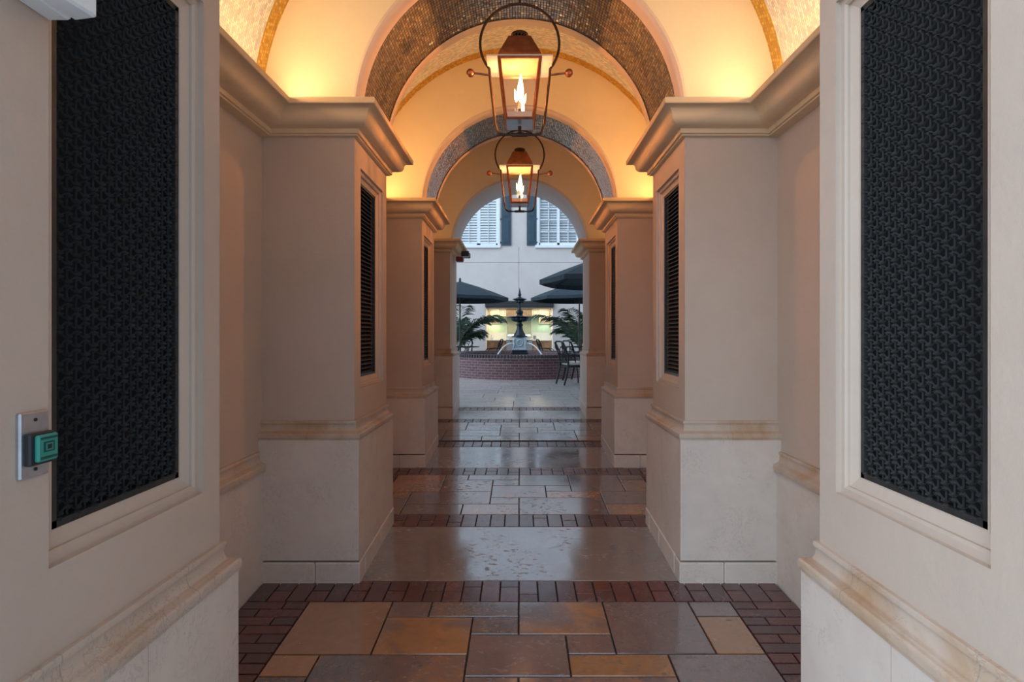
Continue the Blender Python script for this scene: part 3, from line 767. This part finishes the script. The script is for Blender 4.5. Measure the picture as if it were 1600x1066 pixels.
# kitchen recess
mb = MB(); mb.box(kx0-.02, kx1+.02, FY-.17, FY, kz-.02, 2.995, bev=.03); o = mb.build('awning_housing', M['beam'])
mb = MB(); mb.tube([(kx0+.02, FY-.08, kz-.03), (kx1-.02, FY-.08, kz-.03)], .018); mb.build('bottom_bar', M['steel'], o)
tag(o, 'dark roller awning housing across the top of the kitchen opening', 'awning')
KB = 22.0
def cab(name, x0, x1, y0, z0, z1, mat, label, doors=1, group=None, knob=True):
    mb = MB(); mb.box(x0, x1, y0, KB-.005, z0, z1); root = mb.build(name, mat)
    wd = (x1-x0)/doors
    for i in range(doors):
        a, b_ = x0+i*wd+.012, x0+(i+1)*wd-.012
        d = MB(); d.box(a, b_, y0-.02, y0, z0+.015, z1-.015, bev=.004)
        for q in ((a+.05, b_-.05, z0+.07, z1-.07, .0), ):
            for e in ((q[0], q[0]+.012, q[2], q[3]), (q[1]-.012, q[1], q[2], q[3]), (q[0], q[1], q[2], q[2]+.012), (q[0], q[1], q[3]-.012, q[3])):
                d.box(e[0], e[1], y0-.026, y0-.018, e[2], e[3], 1)
            d.box(q[0]+.03, q[1]-.03, y0-.027, y0-.018, q[2]+.03, q[3]-.03, bev=.006)
        dd = d.build('door', [mat, M['hoodwood']], root)
        if knob:
            kk = MB(); kk.tube([((b_ if x0 < 0 else a)+(-.03 if x0 < 0 else .03), y0-.02, z0+.06 if z0 > 1.6 else z1-.06), ((b_ if x0 < 0 else a)+(-.03 if x0 < 0 else .03), y0-.05, z0+.06 if z0 > 1.6 else z1-.06)], .014, 8); kk.build('knob', M['bronze'], dd)
    return tag(root, label, 'cabinet', group)
UY = 21.62
cab('wall_cabinet', kx0+.005, -.87, UY, 2.10, 2.74, M['cream'], 'tall cream upper cabinet at the left end of the kitchen recess', 1, 'cream upper cabinets of the outdoor kitchen')
cab('wall_cabinet', .82, kx1-.005, UY, 2.10, 2.74, M['cream'], 'tall cream upper cabinet at the right end of the kitchen recess', 1, 'cream upper cabinets of the outdoor kitchen')
cab('wall_cabinet', -.865, -.565, UY+.05, 2.42, 2.74, M['cream'], 'short cream upper cabinet left of the wooden range hood', 1, 'cream upper cabinets of the outdoor kitchen', False)
cab('wall_cabinet', .515, .815, UY+.05, 2.42, 2.74, M['cream'], 'short cream upper cabinet right of the wooden range hood', 1, 'cream upper cabinets of the outdoor kitchen', False)
mb = MB()
mb.box(-.56, .51, UY, KB-.005, 2.44, 2.74)
for i in range(14): mb.box(-.56+i*.0765+.006, -.56+(i+1)*.0765-.006, UY-.02, UY, 2.44, 2.74, bev=.004)
h = mb.build('range_hood', M['hoodwood'])
mb = MB(); mb.box(-.56, .51, UY-.03, KB-.01, 2.40, 2.437); mb.build('hood_liner', M['steel'], h)
tag(h, 'slatted brown wood range hood in the middle of the kitchen recess', 'range hood')
mb = MB(); mb.box(kx0, kx1, KB-.012, KB-.002, 1.44, 2.75); o = mb.build('backsplash', M['splash']); tag(o, 'pale green tiled backsplash behind the kitchen counter', 'backsplash', kind='structure')
mb = MB(); mb.box(-.56, .51, KB-.03, KB-.013, 1.72, 2.38); o = mb.build('tile_mural', M['mural'])
mb = MB()
for e in ((-.58, -.555, 1.70, 2.40), (.505, .53, 1.70, 2.40), (-.58, .53, 1.69, 1.715)): mb.box(e[0], e[1], KB-.036, KB-.013, e[2], e[3])
mb.build('border', M['whitebox'], o); tag(o, 'mottled green tile mural panel behind the stove', 'mural')
CZ = 1.44; CYF = 21.35
cab('base_cabinet', kx0+.005, -.575, CYF+.03, CY+.02, CZ-.045, M['wood'], 'brown wood base cabinet left of the kitchen stove', 2, 'wooden base cabinets of the outdoor kitchen')
cab('base_cabinet', .535, kx1-.005, CYF+.03, CY+.02, CZ-.045, M['wood'], 'brown wood base cabinet right of the kitchen stove', 2, 'wooden base cabinets of the outdoor kitchen')
for n, (a, b_) in enumerate(((kx0+.003, -.57), (.53, kx1-.003))):
    mb = MB(); mb.box(a, b_, CYF-.01, KB-.013, CZ-.042, CZ, bev=.008); o = mb.build('countertop', M['counter'])
    mb = MB(); mb.box(a, b_, KB-.035, KB-.013, CZ, CZ+.30); mb.build('upstand', M['counter'], o)
    tag(o, ('white marble countertop left of the kitchen stove', 'white marble countertop right of the kitchen stove')[n], 'countertop')
mb = MB(); mb.box(-.565, .525, CYF-.02, KB-.04, CY+.02, CZ+.03, bev=.01); o = mb.build('barbecue_grill', M['steel'])
mb = MB()
rows = [[(x, CYF+.08+.24*(1-math.cos(a)), CZ+.04+.24*math.sin(a)) for a in [PI*i/10 for i in range(11)]] for x in (-.50, .46)]
mb.grid(rows); mb.ngon(rows[0]); mb.ngon(rows[1]); lid = mb.build('lid', M['steel'], o, True)
mb = MB(); mb.tube([(-.42, CYF+.0, CZ+.12), (.38, CYF+.0, CZ+.12)], .014); mb.tube([(-.38, CYF, CZ+.12), (-.38, CYF+.1, CZ+.14)], .01); mb.tube([(.34, CYF, CZ+.12), (.34, CYF+.1, CZ+.14)], .01); mb.build('handle', M['steel'], lid)
for i in range(4):
    mb = MB(); mb.tube([(-.36+i*.23, CYF-.02, CZ-.06), (-.36+i*.23, CYF-.055, CZ-.06)], .028, 12); mb.build('knob', M['rubber'], o)
mb = MB(); mb.box(-.5, .46, CYF-.035, CYF-.018, CY+.12, CZ-.16, bev=.005); mb.build('door_panel', M['steel'], o)
tag(o, 'stainless steel built in grill with hinged lid behind the fountain', 'grill')
mb = MB(); mb.lathe([(.05, CZ), (.06, CZ+.05), (.055, CZ+.14), (.03, CZ+.17), (.03, CZ+.2), (.034, CZ+.205)], -1.17, 21.6, 16); o = mb.build('jar', M['whitebox'], None, True); tag(o, 'small white jar on the left kitchen counter', 'jar')
mb = MB(); mb.box(.58, .70, 21.62, 21.72, CZ, CZ+.2, bev=.02); o = mb.build('toaster', M['steel']); mb = MB(); mb.box(.60, .68, 21.65, 21.69, CZ+.198, CZ+.203); mb.build('slot', M['rubber'], o); tag(o, 'small grey appliance on the right kitchen counter', 'appliance')

# fountain basin
FC = (0, 14.5); FR = 2.0; RT = 1.135
root = empty('fountain_basin', (FC[0], FC[1], CY)); inv = Matrix.Translation((-FC[0], -FC[1], -CY))
def lathe_uv(prof, mat, name, parent, n=96):
    mb = MB(); rows = []; uvs = []; s = 0
    for i, (r, z) in enumerate(prof):
        if i: s += math.hypot(r-prof[i-1][0], z-prof[i-1][1])
        rows.append([(r*math.cos(2*PI*k/n), r*math.sin(2*PI*k/n), z) for k in range(n+1)]); uvs.append([(2*PI*k/n*FR, s) for k in range(n+1)])
    mb.grid(rows, uvs=uvs); return mb.build(name, mat, parent, fix=False)
H = RT-CY
lathe_uv([(FR-.03, -.02), (FR-.03, H-.095)], M['brick'], 'brick_wall', root)
lathe_uv([(FR-.33, -.02), (FR-.33, H-.02)], M['brick'], 'inner_wall', root)
mb = MB(); mb.lathe([(FR-.34, H-.10), (FR-.02, H-.10), (FR-.02, H-.012), (FR-.34, H-.012)], 0, 0, 96, 0, False, False); mb.build('mortar_bed', M['mortar'], root)
mb = MB(); nb = 150
for i in range(nb):
    mt = Matrix.Rotation(2*PI*i/nb, 4, 'Z'); mb.box(FR-.30, FR+.025, -.031, .031, H-.09, H, bev=.014, mat=mt)
mb.build('coping_bricks', M['coping'], root)
tag(root, 'round red brick fountain basin with dark rounded coping bricks', 'fountain basin')
mb = MB(); mb.lathe([(.001, .99), (FR-.33, .99)], *FC, 64, 0, False, False); o = mb.build('water', M['water']); tag(o, 'still water filling the round brick basin', 'water', kind='stuff')

r = empty('tiered_fountain', (FC[0], FC[1], .9)); inv = Matrix.Translation((-FC[0], -FC[1], -.9))
mb = MB(); mb.box(-.215, .215, -.215, .215, .0, .30, bev=.01); mb.box(-.235, .235, -.235, .235, 0, .235, bev=.01); mb.build('base_block', M['fount'], r)
mb = MB(); mb.box(-.185, .185, -.185, .185, .30, .66, bev=.02); mb.box(-.205, .205, -.205, .205, .30, .35, bev=.012)
mb.tube([(.075*math.cos(2*PI*i/24), -.19, .50+.085*math.sin(2*PI*i/24)) for i in range(24)], .02, 8, closed=True)
mb.tube([(.03*math.cos(2*PI*i/12), -.19, .51+.035*math.sin(2*PI*i/12)) for i in range(12)], .014, 6, closed=True)
for sg in (-1, 1):
    mb.tube([(sg*.18, -.18, .34), (sg*.15, -.2, .45), (sg*.17, -.19, .56), (sg*.14, -.19, .62)], .022, 6)
mb.build('carved_pedestal', M['fstone'], r)
mb = MB(); mb.lathe([(.22, .66), (.22, .69), (.17, .71), (.16, .74), (.12, .80), (.085, .90), (.075, .98), (.10, 1.0), (.10, 1.02), (.07, 1.04), (.065, 1.08), (.09, 1.10)], 0, 0, 24); mb.build('lower_stem', M['fount'], r, True)
def scallop(mb, prof, amp, nl, n=64):
    rows = []
    for rr, z, a in prof: rows.append([((rr*(1+a*amp*math.cos(nl*2*PI*k/n)))*math.cos(2*PI*k/n), (rr*(1+a*amp*math.cos(nl*2*PI*k/n)))*math.sin(2*PI*k/n), z) for k in range(n)])
    mb.grid(rows, 0, True)
mb = MB(); scallop(mb, [(.08, 1.09, 0), (.15, 1.105, .4), (.20, 1.13, .8), (.225, 1.17, 1), (.22, 1.20, 1), (.30, 1.222, 1), (.335, 1.232, 1), (.33, 1.245, 1), (.25, 1.235, 1), (.14, 1.20, .3), (.03, 1.2, 0)], .09, 10); mb.build('lower_bowl', M['fount'], r, True)
mb = MB(); mb.lathe([(.05, 1.20), (.10, 1.26), (.075, 1.30), (.105, 1.36), (.10, 1.40), (.05, 1.44), (.035, 1.50), (.03, 1.60), (.045, 1.63)], 0, 0, 20); mb.build('upper_stem', M['fount'], r, True)
mb = MB(); scallop(mb, [(.045, 1.62, 0), (.10, 1.63, .5), (.125, 1.66, 1), (.12, 1.69, 1), (.19, 1.735, 1), (.192, 1.745, 1), (.12, 1.76, 1), (.06, 1.79, 0), (.03, 1.80, 0)], .07, 8); mb.build('upper_bowl', M['fount'], r, True)
mb = MB(); mb.lathe([(.05, 1.78), (.035, 1.83), (.05, 1.86), (.035, 1.91), (.025, 1.95), (.016, 2.0), (.001, 2.07)], 0, 0, 16); mb.build('finial', M['fount'], r, True)
for sg in (-1, 1):
    mb = MB(); mb.tube([(sg*(.19+.47*t), -.15-.2*t, .49+.02*math.sin(t*3)-.40*t*t) for t in [i/12 for i in range(13)]], [.014+.006*(i/12) for i in range(13)], 8)
    mb.build('water_jet', M['jet'], r, True)
tag(r, 'dark tiered iron fountain on a carved grey pedestal inside the brick basin', 'fountain')

# umbrellas
def umbrella(x, y, zr, R, rise, label, rot=0):
    r = empty('patio_umbrella', (x, y, CY), rot); z0 = zr-CY
    mb = MB(); n = 8; prof = []
    apex = (0, 0, z0+rise)
    rows = []
    for t in (0.02, .35, .7, 1.0):
        row = []
        for k in range(n*4):
            a = 2*PI*k/(n*4); ph = (a % (2*PI/n))-PI/n
            rr = R*t*math.cos(PI/n)/math.cos(ph); sag = .03*t*(math.cos(ph*n/2)) ; 
            row.append((rr*math.cos(a), rr*math.sin(a), z0+rise*(1-t)+.05*math.sin(PI*t)*.6-sag*.4))
        rows.append(row)
    rows.append([(p[0]*1.0, p[1]*1.0, p[2]-.10) for p in rows[-1]])
    mb.grid(rows, 0, True); mb.build('canopy', M['canvas'], r, fix=False)
    mb = MB(); mb.tube([(0, 0, .02), (0, 0, z0+rise)], .024, 12); mb.build('pole', M['black'], r, True)
    mb = MB(); mb.lathe([(.03, z0+rise-.01), (.045, z0+rise+.02), (.03, z0+rise+.05), (.04, z0+rise+.08), (.001, z0+rise+.12)], 0, 0, 14); mb.build('finial', M['black'], r, True)
    mb = MB(); mb.lathe([(.28, 0), (.28, .05), (.06, .09), (.05, .25), (.03, .25)], 0, 0, 24); mb.build('base', M['black'], r)
    for k in range(8):
        a = 2*PI*k/8; mb = MB(); mb.tube([(.03*math.cos(a), .03*math.sin(a), z0+rise-.03), (R*.97*math.cos(a), R*.97*math.sin(a), z0-.02)], .009, 5)
        mb.tube([(.03*math.cos(a), .03*math.sin(a), z0-.12), (R*.5*math.cos(a), R*.5*math.sin(a), z0+rise*.46)], .007, 5); mb.build('rib', M['black'], r)
    return tag(r, label, 'umbrella', 'dark teal courtyard umbrellas')
umbrella(-1.97, 16.9, PZ(468, 16.9)+.05, 1.60, .55, 'dark teal patio umbrella at the left, near the tip of the kitchen awning')
umbrella(1.97, 16.9, PZ(468, 16.9)+.05, 1.60, .55, 'lower dark teal patio umbrella at the right, with its pole before the palm')
umbrella(1.95, 11.15, PZ(441, 11.15)+.05, 1.52, .55, 'higher, nearer dark teal patio umbrella at the right, above the black chairs')

# tables
def table(x, y, label):
    r = empty('patio_table', (x, y, CY))
    mb = MB(); mb.lathe([(.62, .70), (.65, .705), (.65, .725), (.62, .73)], 0, 0, 40); mb.build('tabletop', M['wrought'], r)
    for k in range(4):
        a = PI/4+k*PI/2; mb = MB(); mb.tube([(.42*math.cos(a), .42*math.sin(a), 0), (.28*math.cos(a), .28*math.sin(a), .3), (.38*math.cos(a), .38*math.sin(a), .70)], .018, 8); mb.build('leg', M['wrought'], r, True)
    return tag(r, label, 'table', 'round black patio tables')
table(-1.97, 16.88, 'round black patio table under the left umbrella')
table(1.97, 16.88, 'round black patio table under the lower right umbrella')
table(1.97, 11.75, 'round black patio table beside the near right chairs')

# chairs
def make_chair():
    r = empty('patio_chair', (0, 0, CY))           # faces +X
    mb = MB(); mb.box(-.20, .23, -.21, .21, .40, .43, bev=.01); mb.tube([(-.2, -.21, .40), (.23, -.22, .40), (.23, .22, .40), (-.2, .21, .40)], .016, 8, closed=True); mb.build('seat', M['wrought'], r)
    mb = MB(); mb.box(-.17, .21, -.19, .19, .43, .465, bev=.015); cu = mb.build('cushion', M['cushion'], r); cu['label'] = 'pale seat cushion'
    for sg in (-1, 1):
        mb = MB(); mb.tube([(-.30, sg*.20, 0), (-.25, sg*.20, .18), (-.20, sg*.20, .40), (-.21, sg*.205, .6), (-.27, sg*.21, .80), (-.33, sg*.20, .93)], [.02, .024, .025, .023, .023, .021], 8); mb.build('rear_post', M['wrought'], r, True)
        mb = MB(); mb.tube([(.22, sg*.20, .42), (.25, sg*.205, .25), (.27, sg*.21, 0)], .017, 8); mb.build('leg', M['wrought'], r, True)
        mb = MB(); mb.tube([(-.235, sg*.21, .66), (-.05, sg*.24, .66), (.12, sg*.24, .64), (.2, sg*.22, .56), (.2, sg*.21, .42)], .014, 8); mb.build('armrest', M['wrought'], r, True)
    mb = MB()
    def bx_(z): return -.21-.12*max(0, (z-.5))/.43*1.0
    mb.tube([(bx_(.93)-.0, -.20, .92), (bx_(.95), -.1, .955), (bx_(.95), .1, .955), (bx_(.93), .20, .92)], .018, 8)
    mb.tube([(bx_(.50), -.20, .50), (bx_(.50), .20, .50)], .014, 8)
    for sg in (-1, 1):
        mb.tube([(bx_(.5+.43*t), sg*(.13-.11*math.sin(PI*t*2)), .5+.43*t) for t in [i/12 for i in range(13)]], .011, 6)
        mb.tube([(bx_(.5+.43*t), sg*(.03+.13*t*t), .5+.43*t) for t in [i/8 for i in range(9)]], .010, 6)
    mb.tube([(bx_(.72)-.002, .075*math.cos(2*PI*i/18), .73+.095*math.sin(2*PI*i/18)) for i in range(18)], .010, 6, closed=True)
    mb.build('backrest', M['wrought'], r, True)
    return r
spots = [(1.17, 11.42, math.atan2(.38, .93), 'black metal patio chair with cushion in front of the brick basin at the right'),
         (1.40, 12.35, math.radians(-38), 'black metal patio chair partly hidden behind the nearest right chair'),
         (-1.90, 17.95, math.radians(-90), 'black ornate patio chair behind the basin beside the left arch edge'),
         (-.92, 17.10, PI+.25, 'black patio chair behind the basin left of the fountain pedestal'),
         (.92, 17.10, -.25, 'black patio chair behind the basin right of the fountain pedestal')]
proto = make_chair()
for i, (x, y, a, lab) in enumerate(spots):
    o = proto if i == 0 else copy_tree(proto)
    o.location = (x, y, CY); o.rotation_euler = (0, 0, a)
    tag(o, lab, 'chair', 'black courtyard chairs')

# palms
def palm(x, y, seed, label, hs=1.0):
    rng = random.Random(seed); r = empty('potted_palm', (x, y, CY))
    mb = MB(); mb.lathe([(.22, 0), (.28, .38), (.30, .40), (.27, .40), (.25, .36), (.001, .36)], 0, 0, 24, 0, True, False); mb.build('pot', M['pot'], r)
    N = 24
    for i in range(N):
        az = 2*PI*i/N*2.4+rng.uniform(-.25, .25); el = rng.uniform(1.2, 1.5) if i % 3 else rng.uniform(.85, 1.15)
        L = rng.uniform(1.6, 2.15)*hs; d = Vector((math.cos(az), math.sin(az), 0)); pts = []
        if d.x*x < -.3*abs(x): L *= .72; el = max(el, 1.3)
        if d.y > .25: L *= .68; el = max(el, 1.25)
        p = Vector((.06*math.cos(az), .06*math.sin(az), .36)); e = el; n = 22
        for k in range(n+1):
            pts.append(p.copy()); p = p+(d*math.cos(e)+Vector((0, 0, 1))*math.sin(e))*(L*1.35/n); e -= (.75+1.5*k/n)*1.2/n*rng.uniform(.8, 1.1)
        mb = MB(); mb.tube(pts, [.012*(1-.8*k/n) for k in range(n+1)], 5, 1)
        side = d.cross(Vector((0, 0, 1)))
        for k in range(6, n+1):
            for sub in (0, .5):
                if k+sub > n: continue
                b = pts[k] if not sub else (pts[k]+pts[min(k+1, n)])/2
                tg = (pts[min(k+1, n)]-pts[k-1]).normalized(); t = (k-6)/(n-6)
                ll = (.16+.36*math.sin(PI*min(1, t*.85+.12)))*hs
                for sg in (-1, 1):
                    dr = (side*sg*.8+tg*.75+Vector((0, 0, rng.uniform(-.25, .12)))).normalized(); w = tg*.030
                    mid = b+dr*ll*.5+Vector((0, 0, .02)); tip = b+dr*ll+Vector((0, 0, -.12*ll-.05))
                    mb.quad([b-w*.5, mid-w, tip, mid+w]); 
        mb.build('frond', [M['frond2'] if rng.random() < .15 else M['frond'], M['stalk']], r, fix=False)
    return tag(r, label, 'palm', 'potted palms flanking the kitchen opening')
palm(-2.3, 18.3, 11, 'feathery green palm left of the kitchen opening', 1.15)
palm(2.25, 18.3, 23, 'feathery green palm right of the kitchen opening', 1.25)

# ------------------------------------------------------------------ lights
def area(name, loc, rot, sx, sy, power, col, spread=PI):
    l = bpy.data.lights.new(name, 'AREA'); l.shape = 'RECTANGLE'; l.size = sx; l.size_y = sy; l.energy = power; l.color = col; l.spread = spread
    o = bpy.data.objects.new(name, l); o.location = loc; o.rotation_euler = rot; COL.objects.link(o); return o
WARM = (1, .62, .28)
for k, pw, wc in ((0, 9, WARM), (1, 9.2, (1, .52, .175)), (2, 1.3, (1, .45, .12))):
    y0, y1 = PF[k]+PD-.02, PF[k+1]-.0
    for sg in (-1, 1):
        area('cove_lamp', (sg*1.30, (y0+y1)/2, CT+.012), (PI, math.radians(30)*-sg, 0), .07, y1-y0-.1, pw, wc)
area('kitchen_lamp', (0, 21.25, 2.73), (0, 0, 0), 2.4, .5, 26, (1, .92, .66))
area('undercabinet_lamp', (-1.1, 21.82, 2.09), (0, 0, 0), .4, .05, 2.5, (1, .85, .5))
area('undercabinet_lamp', (1.07, 21.82, 2.09), (0, 0, 0), .4, .05, 1.2, (.95, 1, .8))
sun = bpy.data.lights.new('soft_daylight', 'SUN'); sun.energy = 3.0; sun.angle = math.radians(75); sun.color = (.66, .83, 1)
so = bpy.data.objects.new('soft_daylight', sun); COL.objects.link(so)
so.rotation_euler = Vector((1.25, 1.0, -.72)).to_track_quat('-Z', 'Y').to_euler()

W = bpy.data.worlds.new('World'); S.world = W; W.use_nodes = True
bg = W.node_tree.nodes['Background']; bg.inputs[0].default_value = (.63, .80, 1.0, 1); bg.inputs[1].default_value = .82

cam = bpy.data.cameras.new('camera'); co = bpy.data.objects.new('camera', cam); COL.objects.link(co)
co.location = (0, 0, 1.6); co.rotation_euler = (PI/2, 0, 0)
cam.lens = 18; cam.sensor_width = 36; cam.sensor_fit = 'HORIZONTAL'; cam.shift_x = -12/1600; cam.shift_y = -8/1600; cam.clip_start = .05
S.camera = co
S.view_settings.view_transform = 'Standard'; S.view_settings.look = 'None'; S.view_settings.gamma = 1; S.view_settings.exposure = 0.22
S.view_settings.use_curve_mapping = False
S.cycles.use_denoising = True; S.cycles.max_bounces = 10; S.cycles.diffuse_bounces = 6; S.cycles.transparent_max_bounces = 12
S.cycles.sample_clamp_indirect = 6
